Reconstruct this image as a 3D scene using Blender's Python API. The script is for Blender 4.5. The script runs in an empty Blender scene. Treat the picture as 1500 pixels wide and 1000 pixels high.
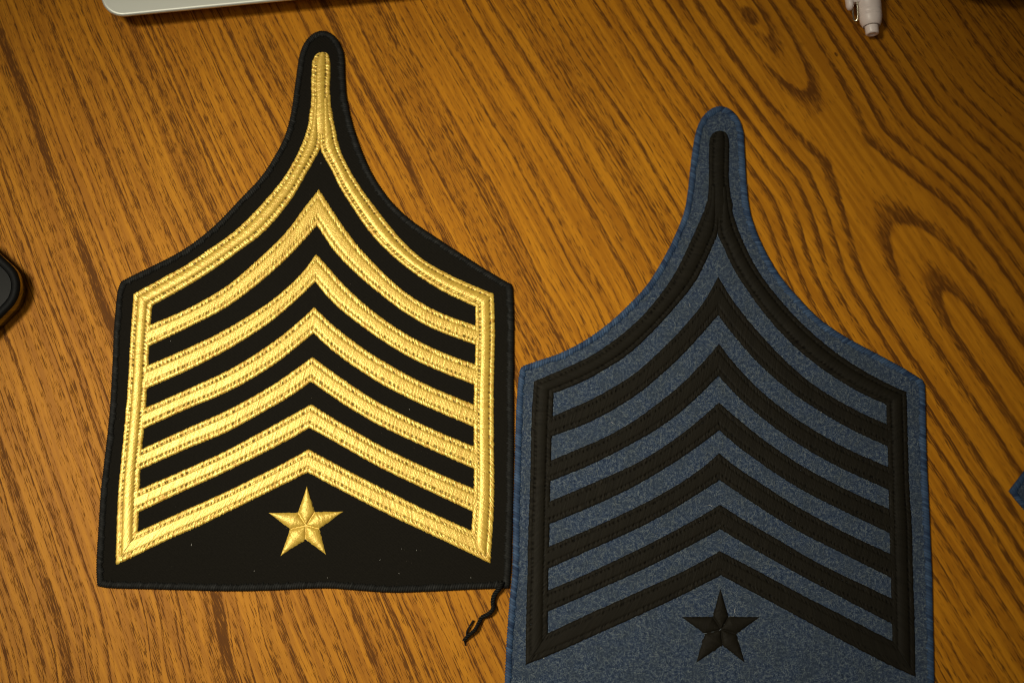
import bpy, bmesh, math
import numpy as np
from mathutils import Vector

rng = np.random.default_rng(7)
SC = bpy.context.scene
COL = SC.collection
MM = 0.001

# ------------------------------------------------------------------ camera
FPX = 2083.3                      # focal length in photograph pixels (50 mm on a 36 mm sensor)
DIST = 479.0                      # mm, along the axis to the table
TILT = math.radians(12.4)
cT, sT = math.cos(TILT), math.sin(TILT)
CAM = np.array([0.0, -DIST * sT, DIST * cT])


def P(px, py, z=0.0):
    """photograph pixel -> point (mm) on the horizontal plane at height z above the table"""
    x, y = (px - 750.0) / FPX, -(py - 500.0) / FPX
    d = np.array([x, y * cT + sT, y * sT - cT])
    return CAM + d * ((z - CAM[2]) / d[2])


def PP(pts, z=0.0):
    return np.array([P(a, b, z) for a, b in pts])


cam_data = bpy.data.cameras.new("camera")
cam = bpy.data.objects.new("camera", cam_data)
COL.objects.link(cam)
cam_data.lens, cam_data.sensor_width = 50.0, 36.0
cam_data.clip_start, cam_data.clip_end = 0.02, 20.0
cam.location = Vector(CAM) * MM
cam.rotation_euler = (TILT, 0, 0)
cam_data.dof.use_dof = True
cam_data.dof.focus_distance = (DIST - 14) * MM
cam_data.dof.aperture_fstop = 11.0
SC.camera = cam

# ------------------------------------------------------------------ light
world = bpy.data.worlds.new("World")
SC.world = world
world.use_nodes = True
world.node_tree.nodes["Background"].inputs[0].default_value = (1.0, 0.86, 0.66, 1)
world.node_tree.nodes["Background"].inputs[1].default_value = 0.035


def area(name, loc_mm, target_mm, size_mm, power, color, shape='DISK', size_y=None):
    ld = bpy.data.lights.new(name, 'AREA')
    ld.shape = shape
    ld.size = size_mm * MM
    if size_y:
        ld.size_y = size_y * MM
    ld.energy = power
    ld.color = color
    o = bpy.data.objects.new(name, ld)
    COL.objects.link(o)
    o.location = Vector(loc_mm) * MM
    o.rotation_euler = (Vector(target_mm) - Vector(loc_mm)).to_track_quat('-Z', 'Y').to_euler()
    return o


# a shaded desk lamp to the left throws a soft pool of warm light on the patches
KEY = P(-1000, 330)
ld = bpy.data.lights.new("desk_lamp", 'SPOT')
ld.energy = 37.5
ld.color = (1.0, 0.935, 0.75)
ld.spot_size, ld.spot_blend = 0.53, 1.0
ld.shadow_soft_size = 0.11
lamp = bpy.data.objects.new("desk_lamp", ld)
COL.objects.link(lamp)
lamp.location = Vector((KEY[0], KEY[1], 811)) * MM
lamp.rotation_euler = (Vector(P(560, 610)) * MM - lamp.location).to_track_quat('-Z', 'Y').to_euler()
# weak fill light added behind the viewer, evens the pool and makes gold sparkle
area("fill_light", (-260, -420, 1500), (-60, -20, 0), 500, 1.6, (1.0, 0.92, 0.78))

SC.view_settings.view_transform = 'Standard'
SC.view_settings.look = 'None'
SC.view_settings.exposure = 0.0
SC.view_settings.gamma = 1.0
SC.cycles.filter_width = 1.1


# ------------------------------------------------------------------ node helpers
class NT:
    def __init__(self, name):
        self.m = bpy.data.materials.new(name)
        self.m.use_nodes = True
        self.t = self.m.node_tree
        self.t.nodes.clear()
        self.out = self.t.nodes.new('ShaderNodeOutputMaterial')
        self.b = self.t.nodes.new('ShaderNodeBsdfPrincipled')
        self.t.links.new(self.b.outputs[0], self.out.inputs[0])

    def link(self, a, b):
        self.t.links.new(a, b)

    def _in(self, sock, v):
        if v is None:
            return
        if isinstance(v, bpy.types.NodeSocket):
            self.t.links.new(v, sock)
        else:
            sock.default_value = v

    def math(self, op, a, b=None, c=None, clamp=False):
        n = self.t.nodes.new('ShaderNodeMath')
        n.operation = op
        n.use_clamp = clamp
        for i, v in enumerate((a, b, c)):
            self._in(n.inputs[i], v)
        return n.outputs[0]

    def vmath(self, op, a, b=None, scale=None):
        n = self.t.nodes.new('ShaderNodeVectorMath')
        n.operation = op
        self._in(n.inputs[0], a)
        if b is not None:
            self._in(n.inputs[1], b)
        if scale is not None:
            self._in(n.inputs['Scale'], scale)
        return n.outputs['Value'] if op == 'DOT_PRODUCT' else n.outputs[0]

    def comb(self, x, y, z=0.0):
        n = self.t.nodes.new('ShaderNodeCombineXYZ')
        for i, v in enumerate((x, y, z)):
            self._in(n.inputs[i], v)
        return n.outputs[0]

    def noise(self, vec=None, scale=1.0, detail=2.0, rough=0.5, dims='3D', w=None):
        n = self.t.nodes.new('ShaderNodeTexNoise')
        n.noise_dimensions = dims
        if vec is not None:
            self._in(n.inputs['Vector'], vec)
        if w is not None:
            self._in(n.inputs['W'], w)
        n.inputs['Scale'].default_value = scale
        n.inputs['Detail'].default_value = detail
        n.inputs['Roughness'].default_value = rough
        return n.outputs['Fac']

    def white(self, w):
        n = self.t.nodes.new('ShaderNodeTexWhiteNoise')
        n.noise_dimensions = '1D'
        self._in(n.inputs['W'], w)
        return n.outputs['Value']

    def smooth(self, v, lo, hi, to0=0.0, to1=1.0):
        n = self.t.nodes.new('ShaderNodeMapRange')
        n.interpolation_type = 'SMOOTHSTEP'
        self._in(n.inputs['Value'], v)
        self._in(n.inputs['From Min'], lo)
        self._in(n.inputs['From Max'], hi)
        self._in(n.inputs['To Min'], to0)
        self._in(n.inputs['To Max'], to1)
        return n.outputs[0]

    def ramp(self, v, stops):
        n = self.t.nodes.new('ShaderNodeValToRGB')
        el = n.color_ramp.elements
        while len(el) < len(stops):
            el.new(0.5)
        for e, (p, c) in zip(el, stops):
            e.position = p
            e.color = c if len(c) == 4 else (*c, 1)
        self._in(n.inputs[0], v)
        return n.outputs[0]

    def mix(self, f, a, b, blend='MIX'):
        n = self.t.nodes.new('ShaderNodeMix')
        n.data_type = 'RGBA'
        n.blend_type = blend
        self._in(n.inputs[0], f)
        for s, v in ((n.inputs[6], a), (n.inputs[7], b)):
            if isinstance(v, tuple) and len(v) == 3:
                v = (*v, 1)
            self._in(s, v)
        return n.outputs[2]

    def attr(self, name):
        n = self.t.nodes.new('ShaderNodeAttribute')
        n.attribute_name = name
        return n.outputs['Fac']

    def coords(self):
        """object coordinates in millimetres"""
        n = self.t.nodes.new('ShaderNodeTexCoord')
        return self.vmath('SCALE', n.outputs['Object'], scale=1000.0)

    def bump(self, h, strength, dist):
        n = self.t.nodes.new('ShaderNodeBump')
        n.inputs['Strength'].default_value = strength
        n.inputs['Distance'].default_value = dist
        self._in(n.inputs['Height'], h)
        self.link(n.outputs[0], self.b.inputs['Normal'])

    def set(self, **kw):
        names = {'color': 'Base Color', 'rough': 'Roughness', 'metal': 'Metallic', 'spec': 'Specular IOR Level',
                 'coat': 'Coat Weight', 'coat_rough': 'Coat Roughness', 'sheen': 'Sheen Weight',
                 'sheen_rough': 'Sheen Roughness', 'sheen_tint': 'Sheen Tint'}
        for k, v in kw.items():
            if isinstance(v, tuple) and len(v) == 3:
                v = (*v, 1)
            self._in(self.b.inputs[names[k]], v)
        return self.m


# ------------------------------------------------------------------ wood
def wood_material():
    N = NT("varnished_oak")
    pos = N.coords()
    p0 = P(1240, 220)
    p1 = P(1240 + 320, 220 + 465)
    d = (p1 - p0)[:2]
    d /= np.linalg.norm(d)
    n = np.array([-d[1], d[0]])          # right-hand side of the trunk line (towards the top right)
    rel = N.vmath('SUBTRACT', pos, (float(p0[0]), float(p0[1]), 0.0))
    v = N.vmath('DOT_PRODUCT', rel, (float(d[0]), float(d[1]), 0.0))
    u0 = N.vmath('DOT_PRODUCT', rel, (float(n[0]), float(n[1]), 0.0))
    # the grain lines fan slightly apart towards the viewer
    fan = N.math('ADD', 1.0, N.math('MULTIPLY', v, 0.0005))
    u = N.math('DIVIDE', u0, fan)
    # slow wander of the rings
    w1 = N.math('MULTIPLY', N.math('SUBTRACT', N.noise(N.comb(N.math('MULTIPLY', u, 0.022), N.math('MULTIPLY', v, 0.012), 3.1), 1, 2), 0.5), 6.0)
    w2 = N.math('MULTIPLY', N.math('SUBTRACT', N.noise(N.comb(N.math('MULTIPLY', u, 0.10), N.math('MULTIPLY', v, 0.020), 9.7), 1, 2), 0.5), 2.6)
    # depth of the cut below the heart: largest at the saddle between the two cathedrals
    up = N.math('MULTIPLY', v, -0.20)
    dn = N.math('MULTIPLY', v, 0.17)
    dep = N.math('SUBTRACT', 12.8, N.math('SMOOTH_MAX', up, dn, 1.0))
    dep = N.math('SMOOTH_MAX', dep, 0.5, 2.0)
    au = N.math('ABSOLUTE', u)
    sq = N.math('MULTIPLY', N.smooth(v, 0.0, 45.0), N.math('SMOOTH_MIN', N.math('MULTIPLY', au, 0.36), 6.0, 3.0))
    uw = N.math('SUBTRACT', au, sq)
    far = N.smooth(N.math('ABSOLUTE', u), 28.0, 75.0)
    r = N.math('SQRT', N.math('ADD', N.math('MULTIPLY', uw, uw), N.math('MULTIPLY', dep, dep)))
    r = N.math('SUBTRACT', r, N.smooth(r, 9.9, 15.5, 0.0, 2.6))
    r = N.math('ADD', r, N.math('MULTIPLY', w2, N.smooth(r, 6, 30, 0.55, 1.0)))
    r = N.math('ADD', r, N.math('MULTIPLY', w1, N.math('ADD', 0.15, far)))

    def rings(spacing, off, seed, jitter):
        ph = N.math('ADD', N.math('DIVIDE', r, spacing), off)
        ph = N.math('ADD', ph, N.math('MULTIPLY', N.math('SUBTRACT', N.noise(dims='1D', w=N.math('ADD', N.math('MULTIPLY', ph, 0.9), seed), scale=1, detail=0), 0.5), N.math('MULTIPLY', far, jitter)))
        fr = N.math('FRACT', ph)
        k = N.white(N.math('FLOOR', ph))
        band = N.ramp(fr, [(0.0, (0, 0, 0)), (0.10, (1, 1, 1)), (0.30, (0.75,) * 3), (0.55, (0.12,) * 3), (0.75, (0, 0, 0)), (1.0, (0, 0, 0))])
        return band, k

    band, k = rings(4.7, 0.46, 4.4, 1.2)
    band2, k2 = rings(2.35, 0.2, 1.7, 1.6)
    strength = N.math('MAXIMUM', N.smooth(k, 0.0, 1.0, 0.5, 1.0), N.math('SUBTRACT', 1.0, far))
    b1 = N.math('MULTIPLY', band, strength)
    b2 = N.math('MULTIPLY', N.math('MULTIPLY', band2, N.smooth(k2, 0.0, 1.0, 0.3, 1.0)), far)
    b = N.math('MAXIMUM', N.math('MULTIPLY', b1, N.math('SUBTRACT', 1.0, N.math('MULTIPLY', far, 0.15))), b2)
    # patchy strength along each ring
    patch = N.noise(N.comb(N.math('MULTIPLY', u, 0.16), N.math('MULTIPLY', v, 0.028), 21.0), 1, 3)
    b = N.math('MULTIPLY', b, N.smooth(patch, 0.25, 0.58, 0.5, 1.0))
    # three little knots
    for (kx, ky, ru, rv) in ((1098, 24, 2.6, 4.2), (1159, 127, 0.9, 1.3), (1225, 80, 0.6, 0.9)):
        q = P(kx, ky) - p0
        ku, kv = float(q[:2] @ n), float(q[:2] @ d)
        e = N.math('ADD', N.math('POWER', N.math('DIVIDE', N.math('SUBTRACT', u0, ku), ru), 2.0),
                   N.math('POWER', N.math('DIVIDE', N.math('SUBTRACT', v, kv), rv), 2.0))
        b = N.math('MAXIMUM', b, N.math('MULTIPLY', N.smooth(e, 0.3, 1.6, 1.0, 0.0), 0.85))
    # open pores: short dashes along the fibre
    s1 = N.noise(N.comb(N.math('MULTIPLY', u, 3.0), N.math('MULTIPLY', v, 0.15), 0.0), 1, 2, 0.5)
    s2 = N.noise(N.comb(N.math('MULTIPLY', u, 4.0), N.math('MULTIPLY', v, 0.26), 40.0), 1, 1, 0.5)
    s3 = N.noise(N.comb(N.math('MULTIPLY', u, 0.55), N.math('MULTIPLY', v, 0.02), 60.0), 1, 3, 0.5)
    thr = N.math('SUBTRACT', 0.69, N.math('MULTIPLY', b, 0.265))
    pore = N.smooth(N.math('SUBTRACT', s1, thr), -0.035, 0.045)
    thr2 = N.math('SUBTRACT', 0.69, N.math('MULTIPLY', b, 0.26))
    pore2 = N.smooth(N.math('SUBTRACT', s2, thr2), -0.03, 0.06)
    pores = N.math('MAXIMUM', pore, N.math('MULTIPLY', pore2, 0.95))
    # colours
    tone = N.noise(N.comb(N.math('MULTIPLY', u, 0.03), N.math('MULTIPLY', v, 0.008), 5.0), 1, 2)
    light = N.mix(tone, (0.51, 0.194, 0.0080), (0.59, 0.250, 0.012))
    light = N.mix(N.smooth(s3, 0.38, 0.64, 0.0, 0.75), light, (0.33, 0.118, 0.006))
    light = N.mix(N.math('MULTIPLY', N.smooth(s1, 0.35, 0.65), 0.22), light, (0.32, 0.110, 0.006))
    # dimmer light to the right painted into the wood: browner past the trunk line
    right_shade = N.smooth(N.math('ADD', u, N.math('MULTIPLY', N.math('SUBTRACT', tone, 0.5), 60.0)), -25.0, 45.0)
    light = N.mix(N.math('MULTIPLY', right_shade, 0.42), light, (0.27, 0.100, 0.006))
    body = N.mix(N.math('MULTIPLY', b, 0.70), light, (0.235, 0.078, 0.007))
    col = N.mix(N.math('MULTIPLY', pores, 0.84), body, (0.082, 0.027, 0.004))
    N.bump(N.math('MULTIPLY', N.math('ADD', pores, N.math('MULTIPLY', s1, 0.5)), -1.0), 0.22, 0.00012)
    return N.set(color=col, rough=N.smooth(pores, 0, 1, 0.48, 0.62), spec=0.09)


# ------------------------------------------------------------------ simple materials
def thread_material(name, dark, light, pit, rough, metal, spec=0.5):
    N = NT(name)
    t = N.attr('tint')
    c = N.mix(N.math('ADD', N.math('MULTIPLY', t, 0.28), 0.5, clamp=True), dark, light)
    c = N.mix(N.attr('pit'), c, pit)
    pos = N.coords()
    g = N.noise(pos, 2.4, 2, 0.6)
    N.bump(g, 0.35, 0.00025)
    r = N.math('ADD', rough, N.math('MULTIPLY', t, -0.05), clamp=True)
    return N.set(color=c, rough=r, metal=metal, spec=spec)


def twill_material():
    N = NT("black_twill")
    pos = N.coords()
    a = N.vmath('DOT_PRODUCT', pos, (5.0, 5.6, 0.0))
    tw = N.math('SINE', a)
    nz = N.noise(pos, 1.1, 4, 0.7)
    fine = N.noise(pos, 3.0, 2, 0.7)
    c = N.mix(N.math('MULTIPLY', N.math('ADD', nz, fine), 0.5), (0.0026, 0.0023, 0.0018), (0.0145, 0.0126, 0.0094))
    # a sprinkling of lint
    lint = N.smooth(N.noise(pos, 1.7, 1, 0.5), 0.80, 0.84)
    c = N.mix(N.math('MULTIPLY', lint, 0.35), c, (0.16, 0.13, 0.10))
    N.bump(N.math('ADD', N.math('MULTIPLY', tw, 0.4), fine), 0.5, 0.00012)
    return N.set(color=c, rough=0.9, spec=0.08)


def wool_material():
    N = NT("blue_wool_felt")
    pos = N.coords()
    big = N.noise(pos, 0.16, 4, 0.6)
    a = N.noise(pos, 1.0, 4, 0.75)
    f = N.noise(pos, 3.0, 2, 0.7)
    m = N.math('ADD', N.math('MULTIPLY', a, 0.55), N.math('MULTIPLY', f, 0.45))
    c = N.ramp(m, [(0.38, (0.010, 0.018, 0.038)), (0.465, (0.029, 0.045, 0.084)), (0.53, (0.050, 0.072, 0.116)), (0.61, (0.17, 0.20, 0.215))])
    c = N.mix(N.smooth(big, 0.38, 0.66, 0.0, 0.42), c, (0.043, 0.056, 0.070))
    N.bump(m, 0.8, 0.0005)
    return N.set(color=c, rough=0.95, spec=0.05)


def plain(name, color, rough, metal=0.0, spec=0.5, grain=0.0, scale=3.0, coat=0.0):
    N = NT(name)
    pos = N.coords()
    g = N.noise(pos, scale, 3, 0.6)
    dk = tuple(c * (1 - grain) for c in color)
    c = N.mix(g, dk, color)
    N.bump(g, 0.15, 0.00004)
    return N.set(color=c, rough=N.smooth(g, 0.2, 0.8, rough * 0.85, min(1, rough * 1.15)), metal=metal, spec=spec, coat=coat)


M = {
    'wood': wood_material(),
    'gold': thread_material("gold_thread", (0.45, 0.232, 0.012), (0.84, 0.600, 0.112), (0.016, 0.009, 0.002), 0.34, 0.22),
    'gold_satin': thread_material("gold_star_thread", (0.50, 0.295, 0.026), (0.80, 0.56, 0.105), (0.10, 0.05, 0.008), 0.38, 0.22),
    'black_embroidery': thread_material("black_embroidery_thread", (0.0050, 0.0041, 0.0024), (0.0125, 0.0102, 0.0060), (0.0004, 0.0003, 0.0002), 0.66, 0.0, 0.115),
    'black_edge': thread_material("black_overlock_thread", (0.0035, 0.0035, 0.003), (0.011, 0.011, 0.010), (0.001, 0.001, 0.001), 0.65, 0.0, 0.16),
    'blue_edge': thread_material("blue_overlock_thread", (0.011, 0.027, 0.070), (0.050, 0.095, 0.180), (0.006, 0.010, 0.022), 0.6, 0.0, 0.2),
    'twill': twill_material(),
    'wool': wool_material(),
    'fibre': plain("wool_fuzz", (0.22, 0.26, 0.285), 0.9, spec=0.1, grain=0.7, scale=0.3),
    'aluminium': plain("satin_aluminium", (0.60, 0.61, 0.56), 0.45, 0.35, grain=0.03, scale=6),
    'alu_edge': plain("polished_aluminium_edge", (0.80, 0.79, 0.73), 0.3, 0.5, grain=0.02),
    'black_rubber': plain("black_rubber", (0.006, 0.006, 0.006), 0.6, spec=0.10, grain=0.3),
    'phone_side': plain("glossy_black_side", (0.012, 0.010, 0.009), 0.12, spec=0.7, grain=0.2, coat=0.6),
    'phone_back': plain("satin_black_back", (0.003, 0.003, 0.003), 0.32, spec=0.06, grain=0.2),
    'pen': plain("pale_pink_plastic", (0.95, 0.82, 0.78), 0.38, grain=0.04, scale=1.0),
    'pen_seam': plain("pen_seam", (0.30, 0.24, 0.21), 0.5),
    'steel': plain("nickel_wire", (0.70, 0.66, 0.52), 0.22, 1.0, grain=0.05),
    'leather': plain("black_leather", (0.008, 0.007, 0.006), 0.55, grain=0.4, scale=1.5),
    'lint': plain("white_lint", (0.62, 0.60, 0.55), 0.9, spec=0.1),
}


# ------------------------------------------------------------------ object helpers
def mesh_obj(name, verts, faces, mat, parent=None, attrs=None, smooth=True):
    """one mesh object; verts in mm"""
    me = bpy.data.meshes.new(name)
    verts = np.asarray(verts, dtype=np.float64) * MM
    if isinstance(faces, np.ndarray):
        nf = len(faces)
        k = faces.shape[1]
        me.vertices.add(len(verts))
        me.vertices.foreach_set('co', verts.astype(np.float32).ravel())
        me.loops.add(nf * k)
        me.loops.foreach_set('vertex_index', faces.astype(np.int32).ravel())
        me.polygons.add(nf)
        me.polygons.foreach_set('loop_start', np.arange(0, nf * k, k, dtype=np.int32))
        me.update(calc_edges=True)
        me.validate()
    else:
        me.from_pydata([tuple(v) for v in verts], [], faces)
        me.update()
    for a, vals in (attrs or {}).items():
        at = me.attributes.new(a, 'FLOAT', 'POINT')
        at.data.foreach_set('value', np.asarray(vals, dtype=np.float32).ravel())
    if smooth:
        me.polygons.foreach_set('use_smooth', np.ones(len(me.polygons), dtype=bool))
    me.materials.append(M[mat])
    o = bpy.data.objects.new(name, me)
    COL.objects.link(o)
    if parent is not None:
        o.parent = parent
        o.matrix_parent_inverse = parent.matrix_world.inverted()
    return o


def thing(name, label, cat, at_mm, group=None):
    o = bpy.data.objects.new(name, None)
    COL.objects.link(o)
    o.empty_display_size = 0.02
    o.location = Vector(at_mm) * MM
    bpy.context.view_layer.update()
    o['label'], o['category'] = label, cat
    if group:
        o['group'] = group
    return o


def grid_faces(n, m, close_u=False, close_v=False):
    i = np.arange(n if close_u else n - 1)
    j = np.arange(m if close_v else m - 1)
    I, J = np.meshgrid(i, j, indexing='ij')
    I2, J2 = (I + 1) % n, (J + 1) % m
    return np.stack([I * m + J, I2 * m + J, I2 * m + J2, I * m + J2], -1).reshape(-1, 4)


def spline(pts, closed=False, sub=16):
    """centripetal-ish Catmull-Rom through the points"""
    p = np.asarray(pts, float)
    if len(p) == 2 and not closed:
        t = np.linspace(0, 1, sub + 1)[:, None]
        return p[0] * (1 - t) + p[1] * t
    if closed:
        q = np.vstack([p[-1], p, p[0], p[1]])
    else:
        q = np.vstack([2 * p[0] - p[1], p, 2 * p[-1] - p[-2]])
    out = []
    for i in range(1, len(q) - 2):
        a, b, c, d = q[i - 1], q[i], q[i + 1], q[i + 2]
        t0 = 0.0
        t1 = t0 + max(np.linalg.norm(b - a), 1e-6) ** 0.5
        t2 = t1 + max(np.linalg.norm(c - b), 1e-6) ** 0.5
        t3 = t2 + max(np.linalg.norm(d - c), 1e-6) ** 0.5
        t = np.linspace(t1, t2, sub, endpoint=False)[:, None]
        A1 = (t1 - t) / (t1 - t0) * a + (t - t0) / (t1 - t0) * b
        A2 = (t2 - t) / (t2 - t1) * b + (t - t1) / (t2 - t1) * c
        A3 = (t3 - t) / (t3 - t2) * c + (t - t2) / (t3 - t2) * d
        B1 = (t2 - t) / (t2 - t0) * A1 + (t - t0) / (t2 - t0) * A2
        B2 = (t3 - t) / (t3 - t1) * A2 + (t - t1) / (t3 - t1) * A3
        out.append((t2 - t) / (t2 - t1) * B1 + (t - t1) / (t2 - t1) * B2)
    if not closed:
        out.append(q[-2][None])
    return np.vstack(out)


def arclen(p, closed=False):
    q = np.vstack([p, p[:1]]) if closed else p
    return np.concatenate([[0], np.cumsum(np.linalg.norm(np.diff(q, axis=0), axis=1))])


def resample(p, n, closed=False):
    s = arclen(p, closed)
    q = np.vstack([p, p[:1]]) if closed else p
    t = np.linspace(0, s[-1], n, endpoint=not closed)
    return np.stack([np.interp(t, s, q[:, k]) for k in range(q.shape[1])], 1)


def hashn(k, seed):
    """repeatable pseudo-random normal-ish numbers for integer arrays"""
    x = np.sin(k * 12.9898 + seed * 78.233) * 43758.5453
    a = x - np.floor(x)
    x = np.sin(k * 39.3461 + seed * 11.135) * 24634.6345
    b = x - np.floor(x)
    return (a + b - 1.0) * 2.0


# profile across an embroidered stripe: distance from the middle (0..1) -> height (mm)
PROF = {
    'frame': ([0, .12, .25, .38, .46, .52, .58, .68, .84, .95, 1.0], [.96, .94, .88, .76, .62, .46, .54, .56, .52, .42, -.15]),
    'chevron': ([0, .2, .34, .44, .50, .56, .66, .84, .95, 1.0], [.66, .655, .64, .58, .40, .53, .58, .55, .45, -.15]),
}
Z_TOP = 1.0         # mm, top of the cloth above the table


def stripe(A, B, kind, z0, seed, step=0.16, m=27, pitch=0.50, slant=0.28, hole=1.42, lift=0.0, taper=(0, 0)):
    """embroidered ribbon between two edge curves (photograph pixels): returns verts, faces, tint, pit"""
    a = PP(spline(A), z0 + .6)
    b = PP(spline(B), z0 + .6)
    L = 0.5 * (arclen(a)[-1] + arclen(b)[-1])
    n = max(8, int(L / step))
    a, b = resample(a, n), resample(b, n)
    s = np.linspace(0, 1, m)
    t = np.linspace(0, L, n)
    wid = np.linalg.norm(b - a, axis=1)
    T, S = np.meshgrid(t, s, indexing='ij')
    W = np.repeat(wid[:, None], m, 1)
    off = np.abs(2 * S - 1)
    h = np.interp(off, *PROF[kind]) + lift
    edge = off > 0.5
    side = np.sign(S - 0.5)
    ph_c = (T + slant * side * 0 + slant * (S - .5) * W) / pitch
    ph_e = (T - 0.5 * slant * side * (off - .5) * W) / (pitch * 0.92) + 0.37 * side
    ph = np.where(edge, ph_e, ph_c)
    k = np.floor(ph)
    ridge = np.abs(np.sin(np.pi * (ph - k))) ** 0.7 - 0.6
    kid = k + np.where(edge, 5000 * (side + 2), 0)
    jit = hashn(kid, seed)
    h = h + 0.10 * ridge * np.where(edge, 0.9, 0.55) + jit * np.where(edge, 0.028, 0.013)
    h += 0.03 * np.sin(T * 0.21 + seed) * (off < .5)
    cell = rng.normal(0, 1, h.shape)
    h += np.where(edge, 0.024, 0.006) * cell
    # needle holes in the two seams
    ph_h = (T + 0.25 * side * W * 0.2) / hole + side * 0.21 + 0.18 * hashn(np.floor(T / hole), seed + 3)
    d = (ph_h - np.floor(ph_h) - 0.5) * hole
    hr = (off - 0.52) * W * 0.5
    g = np.exp(-((d + 0.45 * hr) / 0.21) ** 2 - (hr / 0.27) ** 2)
    kh = hashn(np.floor(ph_h) + 900 * side, seed + 5)
    g = g * np.clip(0.85 + 0.4 * kh, 0.2, 1.15)
    h = h - 0.42 * g
    if taper[0]:
        h = np.minimum(h, -.15 + (h + .15) * np.clip(T / taper[0], 0, 1) ** .5)
    if taper[1]:
        h = np.minimum(h, -.15 + (h + .15) * np.clip((L - T) / taper[1], 0, 1) ** .5)
    # ragged thread ends at both edges
    ke = np.floor(T / (pitch * 0.9))
    Sx = S + (S - .5) * (0.022 * hashn(ke + 77 * side, seed + 9)) * (off > .8)
    xy = a[:, None, :] * (1 - Sx[..., None]) + b[:, None, :] * Sx[..., None]
    xy[..., 2] = z0 + h
    tint = jit * np.where(edge, 0.95, 0.45) + np.where(edge, 0.3 * hashn(np.round(T * 3.1) + np.round(S * 40) * 17, seed + 4), 0)
    tint = tint + np.where(edge, 0.1, 0.05) + 0.35 * cell * edge
    return xy.reshape(-1, 3), grid_faces(n, m), tint.ravel(), np.clip(g * 1.6, 0, 1).ravel()


def join(parts):
    V, F, T, H, o = [], [], [], [], 0
    for v, f, t, h in parts:
        V.append(v); F.append(f + o); T.append(t); H.append(h)
        o += len(v)
    return np.vstack(V), np.vstack(F), {'tint': np.concatenate(T), 'pit': np.concatenate(H)}


def corner_path(segments, sub=14):
    """closed outline from a list of smooth runs that meet at corners"""
    out = []
    for s in segments:
        out.append(spline(s, sub=sub)[:-1])
    return np.vstack(out)


def overlock(path_mm, half_w, half_h, zc, seed, pitch, slant, step=0.17, m=16):
    """thread-wrapped rim swept along a closed outline (outer edge given), anticlockwise or clockwise"""
    # round corners a little before sweeping
    L = arclen(path_mm, True)[-1]
    n = int(L / step)
    p = resample(path_mm, n, True)
    ker = np.exp(-np.linspace(-2, 2, 9) ** 2)
    ker /= ker.sum()
    p = sum(w * np.roll(p, i - 4, 0) for i, w in enumerate(ker))
    tan = np.roll(p, -3, 0) - np.roll(p, 3, 0)
    tan[:, 2] = 0
    tan /= np.linalg.norm(tan, axis=1)[:, None]
    ar = 0.5 * np.sum(p[:, 0] * np.roll(p[:, 1], -1) - p[:, 1] * np.roll(p[:, 0], -1))
    inn = np.stack([-tan[:, 1], tan[:, 0], np.zeros(n)], 1) * (1 if ar > 0 else -1)
    for _ in range(3):
        inn = (np.roll(inn, 1, 0) + inn * 2 + np.roll(inn, -1, 0))
        inn /= np.linalg.norm(inn, axis=1)[:, None]
    t = np.arange(n) * (L / n)
    ang = np.linspace(0, 2 * np.pi, m, endpoint=False)       # 0 = inner side, pi/2 = top
    Tt, A = np.meshgrid(t, ang, indexing='ij')
    ph = (Tt + slant * np.cos(A) * half_w) / pitch
    cnt = round(L / pitch)
    ph = ph * (cnt * pitch / L)
    k = np.floor(ph) % cnt
    jit = hashn(k, seed)
    ridge = np.abs(np.sin(np.pi * (ph - np.floor(ph)))) ** 0.8 - 0.6
    inner = np.clip(np.cos(A), 0, 1)
    rr = 1 + 0.30 * ridge + 0.02 * jit + 0.22 * inner ** 3 * hashn(k, seed + 2)
    wob = 0.10 * np.sin(Tt * 0.09 + seed) + 0.07 * np.sin(Tt * 0.23 + 2 * seed)
    off = half_w + np.cos(A) * half_w * rr + wob * 0.4
    z = zc + np.sin(A) * half_h * rr
    z = np.where(np.sin(A) < 0, zc + np.sin(A) * (zc - 0.03), z)
    v = p[:, None, :] + inn[:, None, :] * off[..., None]
    v[..., 2] = z
    valley = np.clip(-(ridge + 0.12) * 2.6, 0, 1)
    return v.reshape(-1, 3), grid_faces(n, m, True, True), jit.ravel(), (valley * 0.8).ravel(), p + inn * half_w * 1.1


def cloth(path_mm, z, thick):
    """flat cloth body: top face, bottom face and rim"""
    p = resample(path_mm, 420, True)
    bm = bmesh.new()
    top = [bm.verts.new((x, y, z)) for x, y, _ in p]
    bot = [bm.verts.new((x, y, z - thick)) for x, y, _ in p]
    bm.faces.new(top)
    bm.faces.new(bot[::-1])
    n = len(top)
    for i in range(n):
        bm.faces.new((top[i], bot[i], bot[(i + 1) % n], top[(i + 1) % n]))
    bmesh.ops.recalc_face_normals(bm, faces=bm.faces)
    bmesh.ops.triangulate(bm, faces=bm.faces)
    bm.verts.index_update()
    v = [tuple(x.co) for x in bm.verts]
    f = [tuple(x.index for x in fc.verts) for fc in bm.faces]
    bm.free()
    return v, f


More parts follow.
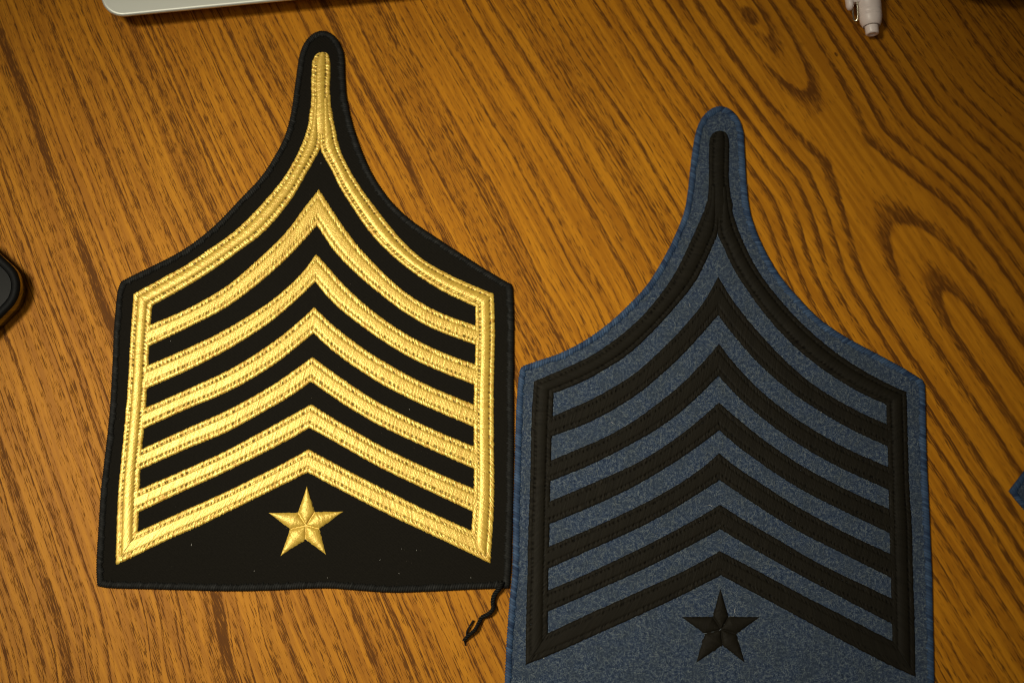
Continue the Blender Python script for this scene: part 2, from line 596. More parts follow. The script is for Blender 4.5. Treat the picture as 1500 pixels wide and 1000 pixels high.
def star_points(tips, inners, centre, z0, seed, height):
    """five raised kite-shaped satin points"""
    out = []
    n, m = 56, 25
    for i in range(5):
        tip, L, R = tips[i], inners[i - 1], inners[i]
        c = np.array(centre) + (np.array(tip) - np.array(centre)) * 0.015
        a = resample(PP([c, L, tip], z0 + .5), n)
        b = resample(PP([c, R, tip], z0 + .5), n)
        s = np.linspace(0, 1, m)
        tt = np.linspace(0, 1, n)
        T, S = np.meshgrid(tt, s, indexing='ij')
        w = np.linalg.norm(b - a, axis=1)
        W = np.repeat(w[:, None] / w.max(), m, 1)
        off = np.abs(2 * S - 1)
        ln = np.linalg.norm(PP([tip], z0)[0] - PP([c], z0)[0])
        ph = (T * ln * 1.25 + 0.9 * off) / 0.5
        k = np.floor(ph)
        ridge = np.abs(np.sin(np.pi * (ph - k))) ** .7 - .6
        jit = hashn(k + 300 * (S > .5), seed + i)
        h = height * (1 - off ** 2.1) * W ** 0.6 + 0.18 * (1 - off ** 6) * np.clip(W * 6, 0, 1)
        h = h + (0.105 * ridge + 0.03 * jit) * (off < .97) * np.clip(W * 4, 0, 1) - 0.06 * (off > .97)
        Sx = S + (S - .5) * 0.05 * hashn(k, seed + 20 + i) * (off > .85)
        xy = a[:, None, :] * (1 - Sx[..., None]) + b[:, None, :] * Sx[..., None]
        xy[..., 2] = z0 + h + (0.22 if i == 0 else 0.0) * (off < .9)
        out.append((xy.reshape(-1, 3), grid_faces(n, m), {'tint': (jit * 0.5).ravel(), 'pit': (np.clip((off - .93) * 8, 0, .5)).ravel()}))
    return out


def tube(pts_mm, rad, m=8, twist=None):
    p = np.asarray(pts_mm, float)
    n = len(p)
    rad = np.broadcast_to(rad, n)
    tan = np.gradient(p, axis=0)
    tan /= np.linalg.norm(tan, axis=1)[:, None]
    up = np.array([0, 0, 1.0])
    sx = np.cross(tan, up)
    bad = np.linalg.norm(sx, axis=1) < 1e-3
    sx[bad] = (1, 0, 0)
    sx /= np.linalg.norm(sx, axis=1)[:, None]
    sy = np.cross(sx, tan)
    ang = np.linspace(0, 2 * np.pi, m, endpoint=False)
    v = p[:, None] + rad[:, None, None] * (np.cos(ang)[None, :, None] * sx[:, None] + np.sin(ang)[None, :, None] * sy[:, None])
    v = v.reshape(-1, 3)
    f = [tuple(q) for q in grid_faces(n, m, False, True)]
    f.append(tuple(range(m))[::-1])
    f.append(tuple((n - 1) * m + i for i in range(m)))
    return v, f


# ------------------------------------------------------------------ the table
tz = P(750, 500)
v, f = [], []
bm = bmesh.new()
bmesh.ops.create_cube(bm, size=1.0)
for q in bm.verts:
    q.co = Vector((q.co.x * 1500, q.co.y * 1000 + 60, (q.co.z - 0.5) * 28))
bmesh.ops.bevel(bm, geom=[e for e in bm.edges], offset=4, segments=3, profile=.5, affect='EDGES')
bm.verts.index_update()
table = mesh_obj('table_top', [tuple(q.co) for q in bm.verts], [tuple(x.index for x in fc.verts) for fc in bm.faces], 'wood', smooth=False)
bm.free()
table['kind'] = 'structure'


# ------------------------------------------------------------------ the two big patches
def build_patch(spec):
    root = thing('chevron_patch', spec['label'], 'patch', tuple(P(*spec['centre'])), 'embroidered chevron patches')
    seed = spec['seed']
    path = PP(corner_path(spec['outline']), 1.0)
    rv, rf, rt, rp, inner = overlock(path, spec['rim_w'], spec['rim_h'], 0.85, seed, spec['rim_pitch'], spec['rim_slant'])
    cv, cf = cloth(inner, Z_TOP, 0.9)
    mesh_obj('cloth', cv, cf, spec['cloth'], root, smooth=False)
    mesh_obj('overlocked_edge', rv, rf, spec['rim'], root, {'tint': rt, 'pit': rp})
    # outline stripe: stem, two sweeping arms and two straight sides
    fr = spec['frame']
    parts = []
    for q, sd in (('left', 1), ('right', 2)):
        A, B = fr[q + '_arm']
        parts.append(stripe(A, B, 'frame', Z_TOP, seed + sd, hole=spec['hole']))
        A, B = fr[q + '_side']
        parts.append(stripe(A, B, 'frame', Z_TOP, seed + sd + 4, hole=spec['hole']))
    A, B = fr['stem']
    parts.append(stripe(A, B, 'frame', Z_TOP, seed + 9, lift=0.10, hole=spec['hole'], taper=(1.2, 9.0)))
    V, F, at = join(parts)
    mesh_obj('outline_stripe', V, F, spec['thread'], root, at)
    for i, (ul, ll, ur, lr) in enumerate(spec['chevrons']):
        lo = -0.06 if i < 5 else -0.03
        parts = [stripe(ul, ll, 'chevron', Z_TOP + lo, seed + 20 + i, hole=spec['hole']),
                 stripe(ur, lr, 'chevron', Z_TOP + lo, seed + 40 + i, hole=spec['hole'])]
        V, F, at = join(parts)
        mesh_obj('chevron_stripe', V, F, spec['thread'], root, at)
    st = None
    pts = star_points(spec['star_tips'], spec['star_inner'], spec['star_centre'], Z_TOP - .02, seed + 60, 0.68)
    # star: a stitched base sheet carrying five raised points
    ring = []
    for i in range(5):
        ring += [spec['star_tips'][i], spec['star_inner'][i]]
    base = PP(ring, Z_TOP)
    c = PP([spec['star_centre']], Z_TOP)[0]
    base = c + (base - c) * 0.96
    bv = [(*c[:2], Z_TOP + .06)] + [(*q[:2], Z_TOP + .04) for q in base] + [(*q[:2], Z_TOP - .2) for q in base]
    bf = [(0, 1 + i, 1 + (i + 1) % 10) for i in range(10)]
    bf += [(1 + i, 11 + i, 11 + (i + 1) % 10, 1 + (i + 1) % 10) for i in range(10)]
    st = mesh_obj('star', bv, bf, spec['star_thread'], root, {'tint': np.zeros(21), 'pit': np.zeros(21)}, smooth=False)
    for V, F, at in pts:
        mesh_obj('star_point', V, F, spec['star_thread'], st, at)
    return root


GOLD = dict(
    label="black patch embroidered in gold with six chevrons and a gold star",
    centre=(450, 540), seed=3, cloth='twill', rim='black_edge', thread='gold', star_thread='gold_satin',
    rim_w=1.12, rim_h=0.60, rim_pitch=0.80, rim_slant=0.35, hole=1.42,
    outline=[
        [(177.2, 412), (199, 401), (268, 366), (312, 332), (353.6, 289.5), (382.4, 258.4), (404.8, 224), (417, 200), (425, 172), (432, 126), (436, 98), (439.5, 78), (447, 61), (458, 49.5), (472, 45), (486, 49.5), (497, 62), (503.5, 80), (505, 110), (508, 146), (516, 182), (528.8, 219), (546, 256.5), (568.8, 290), (597.6, 318.5), (645, 352), (690, 381), (715, 397), (742, 413)],
        [(742, 413), (748, 416), (751, 423)],
        [(751, 423), (752.5, 464), (752.5, 512), (752, 570), (752, 640), (751.5, 720), (750, 790), (748.5, 835), (746, 861)],
        [(746, 861), (704, 862), (640, 865), (570, 867), (520, 864), (479, 861), (400, 864), (330, 864.8), (226, 862.4), (156, 860.5), (142, 858)],
        [(142, 858), (141, 832), (144.4, 768), (147.6, 720), (151, 690), (156, 645), (160.5, 600), (163.5, 550), (166, 496), (169, 456), (172.5, 425), (177.2, 412)],
    ],
    frame=dict(
        stem=([(472, 75.8), (463.5, 79), (457.5, 88), (456, 104), (455.4, 126), (456, 148), (452, 172), (455, 205)],
              [(473.4, 75.8), (480.5, 79), (483.3, 88), (484, 104), (483.2, 126), (484, 150), (488, 172), (482, 205)]),
        left_arm=([(456, 138), (454, 164), (450, 185), (440, 214), (428, 238), (416, 258), (384, 296.8), (342.4, 338), (300, 368), (270, 388), (236, 407), (194.8, 429.5)],
                  [(470, 150), (470, 178), (468.8, 216), (459, 236), (448, 255), (437, 275), (424, 295), (385.6, 340), (350, 367), (310, 396), (275, 418), (222.6, 447.2)]),
        right_arm=([(470, 150), (470, 178), (468.8, 216), (476, 232), (485.6, 249), (496, 271), (508, 291), (541.6, 340), (570, 370), (607, 400), (650, 427), (696, 448.8)],
                   [(484, 138), (486, 164), (491, 186), (496, 210), (503, 229), (515, 252), (528.8, 274.4), (556, 311), (590, 352), (620, 379), (660, 402), (724, 430)]),
        left_side=([(194.8, 429.5), (190, 496), (186.5, 560), (183, 606), (177.2, 665), (172.3, 720), (170, 768), (168.2, 828)],
                   [(222.6, 447.2), (218.8, 496), (216.4, 545), (211.5, 620), (206.5, 672), (203.6, 730), (202.8, 750), (202, 777.6)]),
        right_side=([(696, 448.8), (696, 512), (693.6, 587), (693.6, 649.6), (693.6, 713.6), (692, 748.8), (690.4, 776)],
                    [(724, 430), (725.4, 480), (724, 560), (724, 640), (724.4, 720), (723, 762), (718.6, 825)]),
    ),
    chevrons=[
        ([(216, 476), (274, 451), (330, 419), (376, 380.5), (417.6, 340), (448, 300), (466.8, 276)],
         [(214, 508.6), (274, 480), (330, 450.6), (376, 417), (418, 380), (445, 352), (464, 330.4)],
         [(466.8, 276), (485.6, 304.8), (508, 338), (527, 362), (568, 404.8), (592, 425.6), (624, 446.4), (656, 461.5), (702, 477.5)],
         [(464, 330.4), (490, 368), (522, 401), (560, 433), (592, 457), (624, 476), (656, 490), (702, 506.5)]),
        ([(212, 536), (274, 508.8), (330, 481.6), (394, 441.5), (426, 415), (446, 394), (463, 371)],
         [(210, 571), (274, 542.4), (330, 513.6), (394, 472.8), (434, 439), (461.5, 412.8)],
         [(463, 371), (475, 384), (506, 418.4), (530, 440.8), (560, 465), (600, 491), (648, 515), (701, 534.5)],
         [(461.5, 412.8), (490, 445.6), (530, 477.6), (560, 499), (600, 523), (648, 545), (700, 565)]),
        ([(208, 598.5), (274, 569), (336, 540), (394, 504), (434, 472.8), (460, 448.8)],
         [(206, 629.5), (274, 598.6), (330, 575), (392.4, 540), (442, 502), (458.8, 488)],
         [(460, 448.8), (490, 477), (530, 507.5), (560, 527), (619, 559.5), (700, 594)],
         [(458.8, 488), (490, 516), (522, 539), (560, 563), (624, 595), (701, 628)]),
        ([(203, 658.5), (274, 626), (330, 601), (394, 566), (432.4, 540), (457.7, 521.6)],
         [(200, 690), (274, 656.8), (330, 633.5), (394, 598.5), (430, 577), (455.6, 559)],
         [(457.7, 521.6), (482, 540), (530, 573), (560, 591), (624, 623), (700, 655.5)],
         [(455.6, 559), (490, 583), (530, 608.5), (560, 625), (624, 655), (700, 689)]),
        ([(197, 718.5), (274, 685), (330, 659.5), (394, 625), (432, 604), (455.6, 591)],
         [(196, 753), (266, 720.3), (330, 691), (394, 659), (430, 640), (453, 626.4)],
         [(455.6, 591), (490, 612.5), (530, 636), (560, 653), (624, 684), (700, 717.5)],
         [(453, 626.4), (490, 647), (530, 670), (560, 686.4), (624, 717), (699, 752)]),
        ([(202, 777.6), (242, 759), (290, 737.6), (330, 719.5), (399, 685.5), (452.2, 657)],
         [(168.2, 828), (200.4, 812.8), (242, 792), (290, 771), (330, 751.5), (387.5, 723), (450.4, 691.8)],
         [(452.2, 657), (502.5, 684.5), (560, 714), (624, 746), (690.4, 776)],
         [(450.4, 691.8), (525.5, 731.5), (583, 760.4), (624, 779.5), (688, 810), (718.6, 825)]),
    ],
    star_tips=[(449.4, 711.5), (503, 748.5), (477.5, 812), (410.5, 814), (393, 750.5)],
    star_inner=[(461.3, 749), (468, 774), (447.5, 790), (424.5, 774.5), (436, 750)],
    star_centre=(448, 769),
)

BLUE = dict(
    label="blue wool patch embroidered in black with six chevrons and a black star",
    centre=(1056, 620), seed=11, cloth='wool', rim='blue_edge', thread='black_embroidery', star_thread='black_embroidery',
    rim_w=1.08, rim_h=0.60, rim_pitch=0.92, rim_slant=0.45, hole=1.45,
    outline=[
        [(766.8, 535.5), (790.8, 527.5), (819.6, 517.5), (860, 496), (892, 473), (919, 448), (949.6, 414.5), (975, 373.5), (991, 340), (1002.4, 310), (1008, 278), (1012, 238), (1017, 204), (1024, 180.4), (1036, 164), (1052.8, 155.6), (1070, 160.5), (1082, 174), (1088, 190), (1090.6, 222), (1093, 262), (1099, 310), (1109, 341), (1124.8, 374), (1144, 405.6), (1168, 434.4), (1200, 466.4), (1238.4, 493), (1288.8, 520), (1324, 539), (1351, 556)],
        [(1351, 556), (1355, 563)],
        [(1355, 563), (1356, 600), (1357.6, 680), (1361, 740), (1364, 808), (1366, 850), (1367, 920), (1368.8, 1000), (1369.5, 1032)],
        [(1369.5, 1032), (1200, 1036), (1050, 1037), (900, 1036), (738, 1032)],
        [(738, 1032), (739.6, 1000), (742, 936), (746, 884), (750, 840), (751.5, 790), (752.4, 740), (754, 680), (755.6, 616), (758, 568), (761, 544)],
        [(761, 544), (763, 538.5), (766.8, 535.5)],
    ],
    frame=dict(
        stem=([(1054.4, 191), (1045.5, 194), (1040, 203), (1038.6, 230), (1038.4, 262), (1037, 290), (1032, 306), (1034, 330)],
              [(1055.4, 191), (1063.5, 194), (1068, 203.5), (1068.4, 230), (1068, 256), (1070.5, 284), (1074, 304), (1068, 330)]),
        left_arm=([(1038.4, 268), (1036.5, 294), (1028, 316), (1012.6, 350), (987, 402), (950, 452), (925, 477), (900, 497), (867.6, 519), (826, 539), (782, 557.6)],
                  [(1053, 280), (1053, 310), (1051.4, 342), (1043.6, 362), (1031, 390), (1017, 415), (982, 458), (948, 494), (918.8, 520), (866, 552.5), (829, 569), (811.6, 575.5)]),
        right_arm=([(1053, 280), (1053, 310), (1051.6, 342), (1060.4, 362), (1070, 384), (1080, 402), (1113.6, 451), (1151, 494), (1180, 521), (1220, 550.4), (1260, 574.4), (1298.4, 592)],
                   [(1068, 268), (1071.5, 300), (1078, 324), (1088, 350), (1109, 392), (1142.4, 437), (1184, 480.8), (1231, 519.5), (1269.6, 544), (1308, 564), (1328.8, 573)]),
        left_side=([(782, 557.6), (778, 616), (777, 680), (775, 740), (773, 792), (772.4, 840), (770.5, 900), (769.5, 973.6)],
                   [(811.6, 575.5), (808.6, 640), (807.4, 680), (806, 728), (805, 792), (803.6, 840), (803, 890), (802.6, 926.4)]),
        right_side=([(1298.4, 592), (1300.8, 664), (1302.4, 728), (1304, 795), (1305.6, 856), (1307.5, 937.6)],
                    [(1328.8, 573), (1330.4, 632), (1332.8, 712), (1336.8, 776), (1338.4, 840), (1340.5, 900), (1342, 991)]),
    ),
    chevrons=[
        ([(803, 611.5), (874, 580), (930, 546), (959.6, 520), (998, 481.6), (1030, 443), (1052.4, 404)],
         [(803, 641), (866, 617), (930, 580), (965, 552), (999.6, 520), (1030, 487), (1052.4, 461.6)],
         [(1052.4, 404), (1070, 433), (1094, 465), (1138.8, 515), (1180, 553), (1220, 580.5), (1260, 602.5), (1306, 623)],
         [(1052.4, 461.6), (1070, 485), (1098.8, 519), (1118, 538.5), (1150, 566.4), (1180, 588.6), (1220, 613.5), (1260, 635), (1307, 656)]),
        ([(802, 675.5), (842, 658.5), (890, 637.5), (930, 614.5), (970, 585), (998, 562), (1034, 525), (1053.6, 502.5)],
         [(801, 707), (866, 680), (930, 647.5), (965, 627), (998, 602.5), (1030, 573.6), (1052.6, 550.5)],
         [(1053.6, 502.5), (1070, 524), (1110, 567), (1150, 600), (1185, 624), (1236, 653.5), (1308, 685.5)],
         [(1052.6, 550.5), (1078, 577.6), (1110, 606.4), (1150, 636.8), (1180, 656.5), (1220, 679), (1308, 720)]),
        ([(800, 735.5), (874, 704), (930, 678.5), (965, 658), (998, 635), (1030, 609), (1053.4, 588)],
         [(799, 770), (874, 738.5), (930, 711.5), (990, 676), (1030, 648), (1053.6, 630.2)],
         [(1053.4, 588), (1078, 609.6), (1110, 636), (1150, 664.5), (1180, 684), (1236, 713.6), (1309, 747)],
         [(1053.6, 630.2), (1078, 651), (1110, 675), (1150, 702), (1180, 720), (1244, 752), (1310, 783.5)]),
        ([(799, 801.5), (874, 769), (930, 743), (965, 725), (998, 705.5), (1030, 683), (1053.6, 662.6)],
         [(798, 835), (874, 801), (930, 775.5), (970, 755), (998, 738.4), (1054.8, 703)],
         [(1053.6, 662.6), (1078, 682), (1110, 703.5), (1150, 729.6), (1180, 747.5), (1236, 777.6), (1311, 813)],
         [(1054.8, 703), (1078, 719), (1110, 741), (1150, 766), (1180, 783), (1244, 815), (1312, 849)]),
        ([(797, 866), (858, 840), (930, 806), (965, 788.5), (998, 771), (1030, 753.2), (1054.8, 738)],
         [(796, 898.5), (866, 868), (925, 841.6), (960, 825), (998, 806), (1055.4, 775)],
         [(1054.8, 738), (1094, 762.5), (1150, 795), (1180, 813), (1220, 834), (1312, 877.5)],
         [(1055.4, 775), (1094, 798), (1150, 829.5), (1180, 846), (1244, 880.5), (1314, 917)]),
        ([(802.6, 926.4), (866, 896.5), (930, 868), (1006, 833), (1055, 806)],
         [(769.5, 973.6), (810, 957.5), (874, 929), (935, 901.5), (994, 874), (1056.6, 842.5)],
         [(1055, 806), (1110, 835), (1180, 872.5), (1244, 905), (1307.5, 937.6)],
         [(1056.6, 842.5), (1120, 876), (1180, 908.5), (1244, 943), (1308, 976), (1342, 991)]),
    ],
    star_tips=[(1055.2, 862), (1113.6, 903), (1091.3, 970), (1020, 970), (998.6, 903)],
    star_inner=[(1067.8, 902), (1079.5, 928), (1058.6, 945), (1032, 928), (1044, 902)],
    star_centre=(1056.4, 921),
)

gold_patch = build_patch(GOLD)
blue_patch = build_patch(BLUE)

# loose chain of overlock thread trailing from the corner of the black patch
tail_px = [(736, 852), (731, 862), (724, 872), (722, 883), (722.6, 891), (716, 899), (706, 904), (701, 913), (696, 922), (687, 930), (679, 938)]
tp = spline(np.array([[*P(a, b)[:2], 1.6 + 0.5 * math.sin(i * 1.7)] for i, (a, b) in enumerate(tail_px)]), sub=14)
tp = resample(tp, 260)
ttt = np.linspace(0, 1, 260)
L_t = arclen(tp)[-1]
vs, fs, o = [], [], 0
for ph in (0, 2.1, 4.2):
    w = 0.55 * (1 - 0.35 * ttt)
    q = tp.copy()
    tan = np.gradient(tp, axis=0); tan /= np.linalg.norm(tan, axis=1)[:, None]
    sx = np.stack([-tan[:, 1], tan[:, 0], 0 * ttt], 1)
    a = ttt * L_t / 2.6 * 2 * np.pi + ph
    q += sx * (np.cos(a) * w)[:, None]
    q[:, 2] += np.sin(a) * w
    q[:, 2] = np.maximum(q[:, 2], 0.55)
    vv, ff = tube(q, 0.36 * (1 - 0.3 * ttt), 7)
    vs.append(vv); fs += [tuple(i + o for i in x) for x in ff]; o += len(vv)
# the split end: a thin single strand doubling back
br = spline(np.array([[*P(a, b)[:2], z] for a, b, z in ((684, 932, .7), (684, 925, 1.0), (688, 917, 1.2), (693.6, 908, .9))]), sub=10)
vv, ff = tube(br, 0.30, 7)
vs.append(vv); fs += [tuple(i + o for i in x) for x in ff]; o += len(vv)
br = spline(np.array([[*P(a, b)[:2], z] for a, b, z in ((680, 935, .7), (681, 941, .5), (682, 945, .4))]), sub=8)
vv, ff = tube(br, 0.22, 7)
vs.append(vv); fs += [tuple(i + o for i in x) for x in ff]
V = np.vstack(vs)
mesh_obj('loose_thread', V, fs, 'black_edge', gold_patch, {'tint': rng.normal(0, .5, len(V)), 'pit': np.zeros(len(V))})

# fuzz on the felt: short curled fibres lying on the cloth of the blue patch
def inside(poly, q):
    x, y = q
    c = False
    j = len(poly) - 1
    for i in range(len(poly)):
        if (poly[i][1] > y) != (poly[j][1] > y) and x < (poly[j][0] - poly[i][0]) * (y - poly[i][1]) / (poly[j][1] - poly[i][1]) + poly[i][0]:
            c = not c
        j = i
    return c


def fuzz(outline_px, count, parent, box):
    vs, fs, o = [], [], 0
    made = 0
    while made < count:
        px = rng.uniform(box[0], box[2]); py = rng.uniform(box[1], box[3])
        if not inside(outline_px, (px, py)):
            continue
        made += 1
        c = P(px, py, Z_TOP)
        a = rng.uniform(0, 6.28)
        ln = rng.uniform(0.7, 2.2)
        cur = rng.normal(0, 0.9)
        p = []
        for i in range(4):
            t = i / 3
            p.append(c + np.array([math.cos(a + cur * t) * ln * t, math.sin(a + cur * t) * ln * t, 0.04 + 0.22 * math.sin(math.pi * t) * rng.uniform(.2, 1)]))
        w = rng.uniform(0.025, 0.065)
        nx, ny = -math.sin(a) * w, math.cos(a) * w
        for q in p:
            vs.append((q[0] + nx, q[1] + ny, q[2])); vs.append((q[0] - nx, q[1] - ny, q[2]))
        for i in range(3):
            fs.append((o + 2 * i, o + 2 * i + 1, o + 2 * i + 3, o + 2 * i + 2))
        o += 8
    ob = mesh_obj('wool_fuzz', np.array(vs), np.array(fs), 'fibre', parent)
    ob['kind'] = 'stuff'
    return ob


bl_out = corner_path(BLUE['outline'], sub=6)
cpt = np.array([1056, 650.0])
fuzz([tuple(cpt + (q - cpt) * 0.965) for q in bl_out], 9000, blue_patch, (740, 150, 1372, 1035))



def lint(parent, spots, z):
    vs, fs, o = [], [], 0
    for px, py, ln, a in spots:
        c = P(px, py, z)
        p = [c + np.array([math.cos(a + .5 * t) * ln * t, math.sin(a + .5 * t) * ln * t, 0.08 + 0.05 * t]) for t in (0, .5, 1)]
        vv, ff = tube(np.array(p), 0.05 + 0.012 * ln, 5)
        vs.append(vv); fs += [tuple(i + o for i in x) for x in ff]; o += len(vv)
    ob = mesh_obj('lint', np.vstack(vs), fs, 'lint', parent)
    ob['kind'] = 'stuff'


lint(gold_patch, [(280, 799, .7, 1.0), (372, 836, .3, 0), (585, 840, .35, 2), (610, 806, .3, 1), (556, 820, .35, .3), (480, 846, .25, 2), (250, 500, .3, 1), (690, 846, .3, 2), (470, 240, .3, 1), (330, 560, .3, 0), (600, 600, .3, 1.5)] +
     [(rng.uniform(180, 720), rng.uniform(800, 855), rng.uniform(.1, .25), rng.uniform(0, 6)) for _ in range(1)], Z_TOP)
lint(blue_patch, [(1043, 741, 1.5, 2.5), (797, 964, 1.3, 2.2), (1076, 897, 1.2, 1.1), (849, 874, .7, .5), (1276, 966, .5, 1), (1322, 736, 1.0, .1), (1010, 448, .7, 1), (898, 620, .8, 2), (1204, 604, .7, 2.7), (1334, 612, .6, 1), (880, 950, .6, 1)], Z_TOP)

# ------------------------------------------------------------------ corner of another blue patch at the right edge
sm = thing('cloth_patch', "corner of a third, small blue patch lying at the right edge of the table", 'patch', tuple(P(1560, 715)))
so = [[(1477.6, 719), (1500, 689), (1556, 612)], [(1556, 612), (1652, 690)], [(1652, 690), (1580, 830)], [(1580, 830), (1500, 746), (1477.6, 719)]]
rv, rf, rt, rp, inner = overlock(PP(corner_path(so), 1.0), 1.08, .60, .85, 31, .92, .45)
cv, cf = cloth(inner, Z_TOP, .9)
mesh_obj('cloth', cv, cf, 'wool', sm, smooth=False)
mesh_obj('overlocked_edge', rv, rf, 'blue_edge', sm, {'tint': rt, 'pit': rp})


# ------------------------------------------------------------------ rounded slabs (laptop, phone)
def rrect(w, h, r, n=12):
    r = max(r, 0.05)
    out = []
    for cx, cy, a0 in ((w / 2 - r, h / 2 - r, 0), (-w / 2 + r, h / 2 - r, 90), (-w / 2 + r, -h / 2 + r, 180), (w / 2 - r, -h / 2 + r, 270)):
        for i in range(n + 1):
            a = math.radians(a0 + 90 * i / n)
            out.append((cx + r * math.cos(a), cy + r * math.sin(a)))
    return np.array(out)


def slab(w, h, r, rings, centre, rot, cap_top=True, cap_bot=True):
    """rings: (inset, z) from bottom to top"""
    vs, fs = [], []
    c, s = math.cos(rot), math.sin(rot)
    k = None
    for ins, z in rings:
        p = rrect(w - 2 * ins, h - 2 * ins, r - ins)
        k = len(p)
        for x, y in p:
            vs.append((centre[0] + x * c - y * s, centre[1] + x * s + y * c, z))
    fs = [tuple(q) for q in grid_faces(len(rings), k, False, True)]
    if cap_bot:
        fs.append(tuple(range(k))[::-1])
    if cap_top:
        fs.append(tuple((len(rings) - 1) * k + i for i in range(k)))
    return np.array(vs), fs


def flat_shade_caps(o):
    me = o.data
    for p in me.polygons:
        if len(p.vertices) > 6:
            p.use_smooth = False


# laptop: its near left corner shows at the top edge of the picture
ZL = 10.0
a0, a1 = P(164, 24.5, ZL), P(407, 0.8, ZL)
ex = (a1 - a0)[:2] / np.linalg.norm((a1 - a0)[:2])
ey = np.array([-ex[1], ex[0]])
left = P(148.3, 8, ZL)[:2]
corner = a0[:2] + ex * float((left - a0[:2]) @ ex)
LW, LH = 304.0, 212.0
lc = corner + ex * LW / 2 + ey * LH / 2
lrot = math.atan2(ex[1], ex[0])
lap = thing('laptop', "closed silver laptop whose rounded near corner reaches in at the top edge", 'laptop', (lc[0], lc[1], 0))
V, F = slab(LW, LH, 8, [(16, 3.2), (9, 4.2), (4, 5.8), (1.4, 7.4), (.2, 8.5), (0, 8.9), (.05, ZL - .5)], lc, lrot, cap_top=False)
o = mesh_obj('edge_rim', V, F, 'alu_edge', lap); flat_shade_caps(o)
V, F = slab(LW, LH, 8, [(.05, ZL - .5), (.25, ZL - .15), (.7, ZL), (1.0, ZL)], lc, lrot, cap_bot=False)
o = mesh_obj('lid', V, F, 'aluminium', lap); flat_shade_caps(o)
for sx in (-1, 1):
    for sy in (-1, 1):
        q = lc + ex * sx * (LW / 2 - 30) + ey * sy * (LH / 2 - 26)
        V, F = slab(12, 12, 5.9, [(0, 0), (0, 3.2), (.3, 3.5)], q, 0)
        mesh_obj('rubber_foot', V, F, 'black_rubber', lap)

# phone lying face down at the left edge, one rounded corner in view
ZP = 8.5
pc = P(49, 417, ZP)[:2]
prot = math.radians(46.0)
e1 = np.array([-math.cos(math.radians(42)), math.sin(math.radians(42))])     # up-left edge
e2 = np.array([-e1[1], e1[0]])                                               # down-left edge
PW, PH = 150.0, 74.0
cc = pc + e1 * PW / 2 + e2 * PH / 2
prot = math.atan2(e1[1], e1[0])
ph = thing('phone', "black phone in a raised-lip case poking in at the left edge", 'phone', (cc[0], cc[1], 0))
V, F = slab(PW, PH, 11, [(2.2, 0), (.8, .7), (.1, 2.2), (0, 4.0), (0, 6.0), (.15, ZP - 1.2)], cc, prot, cap_top=False)
mesh_obj('side_frame', V, F, 'phone_side', ph)
V, F = slab(PW, PH, 11, [(.15, ZP - 1.2), (.5, ZP - .35), (1.2, ZP), (2.2, ZP), (2.9, ZP - .5)], cc, prot, cap_top=False, cap_bot=False)
mesh_obj('case_lip', V, F, 'black_rubber', ph)
V, F = slab(PW - 5.6, PH - 5.6, 8.3, [(0, ZP - 2.5), (0, ZP - .75), (.25, ZP - .55)], cc, prot)
o = mesh_obj('screen', V, F, 'phone_back', ph); flat_shade_caps(o)

# ------------------------------------------------------------------ pen at the top right
tip = P(1277.6, 51.5, 4.0)
back = P(1271.5, 0, 4.0)
ax = (back - tip)[:2]
ax /= np.linalg.norm(ax)
sd = np.array([ax[1], -ax[0]])           # to the right of the pen
RAD = 4.35


def pen_pt(t, off, z):
    q = tip[:2] + ax * t + sd * off
    return (q[0], q[1], z)


def lathe(profile, m=40, zc=RAD):
    vs = []
    for t, r in profile:
        for j in range(m):
            a = 2 * math.pi * j / m
            vs.append(pen_pt(t, r * math.cos(a), zc + r * math.sin(a)))
    fs = [tuple(q) for q in grid_faces(len(profile), m, False, True)]
    fs.append(tuple(range(m))); fs.append(tuple((len(profile) - 1) * m + i for i in range(m))[::-1])
    return np.array(vs), fs


pen = thing('pen', "pale pinkish white pen with its push button pointing down at the top edge", 'pen', (*pen_pt(60, 0, 0)[:2], 0))
V, F = lathe([(3.0, 2.55), (3.05, 2.9), (3.3, 3.15), (4.6, 3.7), (6.3, 4.05), (6.9, 4.08), (6.98, 3.98), (7.1, 3.98), (7.18, 4.1), (9.0, 4.15), (9.08, 4.08), (9.2, 4.08), (9.28, 4.18), (14, 4.3), (60, RAD), (118, RAD), (134, 2.2), (140, .8)])
mesh_obj('body', V, F, 'pen', pen)
V, F = lathe([(0.35, .9), (.15, 1.0), (0.05, 1.25), (0, 1.7), (.12, 2.1), (.5, 2.3), (3.2, 2.4), (4.0, 2.4)])
mesh_obj('push_button', V, F, 'pen', pen)
V, F = lathe([(2.9, 2.42), (2.95, 2.95), (3.02, 2.95), (3.04, 2.42)])
mesh_obj('button_seam', V, F, 'pen_seam', pen)
# clip: a rounded bar beside the body, bridged to it
cb = []
for t, r in ((9.0, .25), (9.3, .95), (10.2, 1.5), (12, 1.65), (20, 1.65), (44, 1.45), (46, .6)):
    cb.append((t, r))
vs = []
for t, r in cb:
    for j in range(20):
        a = 2 * math.pi * j / 20
        vs.append(pen_pt(t, -7.1 + .85 * r * math.cos(a), 5.6 + 1.25 * r * math.sin(a)))
fs = [tuple(q) for q in grid_faces(len(cb), 20, False, True)]
fs.append(tuple(range(20))); fs.append(tuple((len(cb) - 1) * 20 + i for i in range(20))[::-1])
mesh_obj('clip', np.array(vs), fs, 'pen', pen)
bx = []
for t in (11.6, 12.0, 18.0, 18.4):
    ins = .35 if t in (11.6, 18.4) else 0
    for off, z in ((-7.0, 4.3 + ins), (-3.0, 4.3 + ins), (-3.0, 7.0 - ins), (-7.0, 7.0 - ins)):
        bx.append(pen_pt(t, off, z))
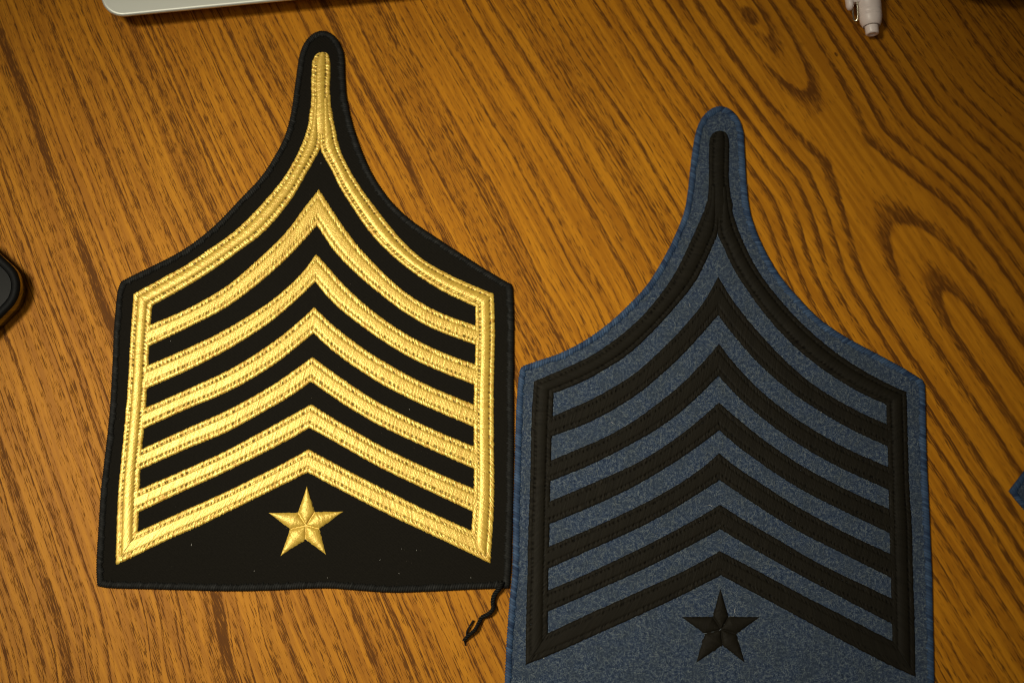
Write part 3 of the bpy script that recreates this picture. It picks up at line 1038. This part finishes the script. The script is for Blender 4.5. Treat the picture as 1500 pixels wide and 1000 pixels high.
fs = [tuple(q) for q in grid_faces(4, 4, False, True)] + [(0, 1, 2, 3), (15, 14, 13, 12)]
mesh_obj('clip_bridge', np.array(bx), fs, 'pen', pen, smooth=False)
wl = [pen_pt(12.0, -4.5, 6.2), pen_pt(8, -4.6, 5.6), pen_pt(6.0, -4.8, 5.2), pen_pt(5.2, -5.2, 4.9), pen_pt(5.4, -5.8, 4.6), pen_pt(6.6, -6.0, 4.5), pen_pt(10, -6.0, 4.6), pen_pt(12, -6.0, 4.8)]
V, F = tube(resample(spline(np.array(wl), sub=10), 50), 0.36, 10)
mesh_obj('wire_loop', V, F, 'steel', pen)

# ------------------------------------------------------------------ black case just reaching in at the top right edge
bc = P(1440, 9, 0)[:2]
bl = thing('black_case', "dark rounded black case barely showing at the top edge right of the pen", 'case', (bc[0], bc[1] + 36, 0))
nu, nv = 48, 20
vs = []
for i in range(nv):
    ph_ = math.pi * i / (nv - 1) - math.pi / 2
    for j in range(nu):
        th = 2 * math.pi * j / nu
        e = 0.72
        cx = math.copysign(abs(math.cos(th)) ** e, math.cos(th)); cy = math.copysign(abs(math.sin(th)) ** e, math.sin(th))
        rr = abs(math.cos(ph_)) ** 0.55
        vs.append((bc[0] + 10 + 40 * rr * cx, bc[1] + 33 + 34 * rr * cy, 13 + 13 * math.copysign(abs(math.sin(ph_)) ** .8, math.sin(ph_))))
V = np.array(vs)
fs = [tuple(q) for q in grid_faces(nv, nu, False, True)]
fs.append(tuple(range(nu))[::-1]); fs.append(tuple((nv - 1) * nu + i for i in range(nu)))
mesh_obj('shell', V, fs, 'leather', bl)
# zip running round its middle
zp = []
for j in range(96):
    th = 2 * math.pi * j / 96
    cx = math.copysign(abs(math.cos(th)) ** .72, math.cos(th)); cy = math.copysign(abs(math.sin(th)) ** .72, math.sin(th))
    zp.append((bc[0] + 10 + 40.1 * cx, bc[1] + 33 + 34.1 * cy, 13))
zp.append(zp[0])
V, F = tube(np.array(zp), .6, 6)
mesh_obj('zip', V, F, 'black_rubber', bl)
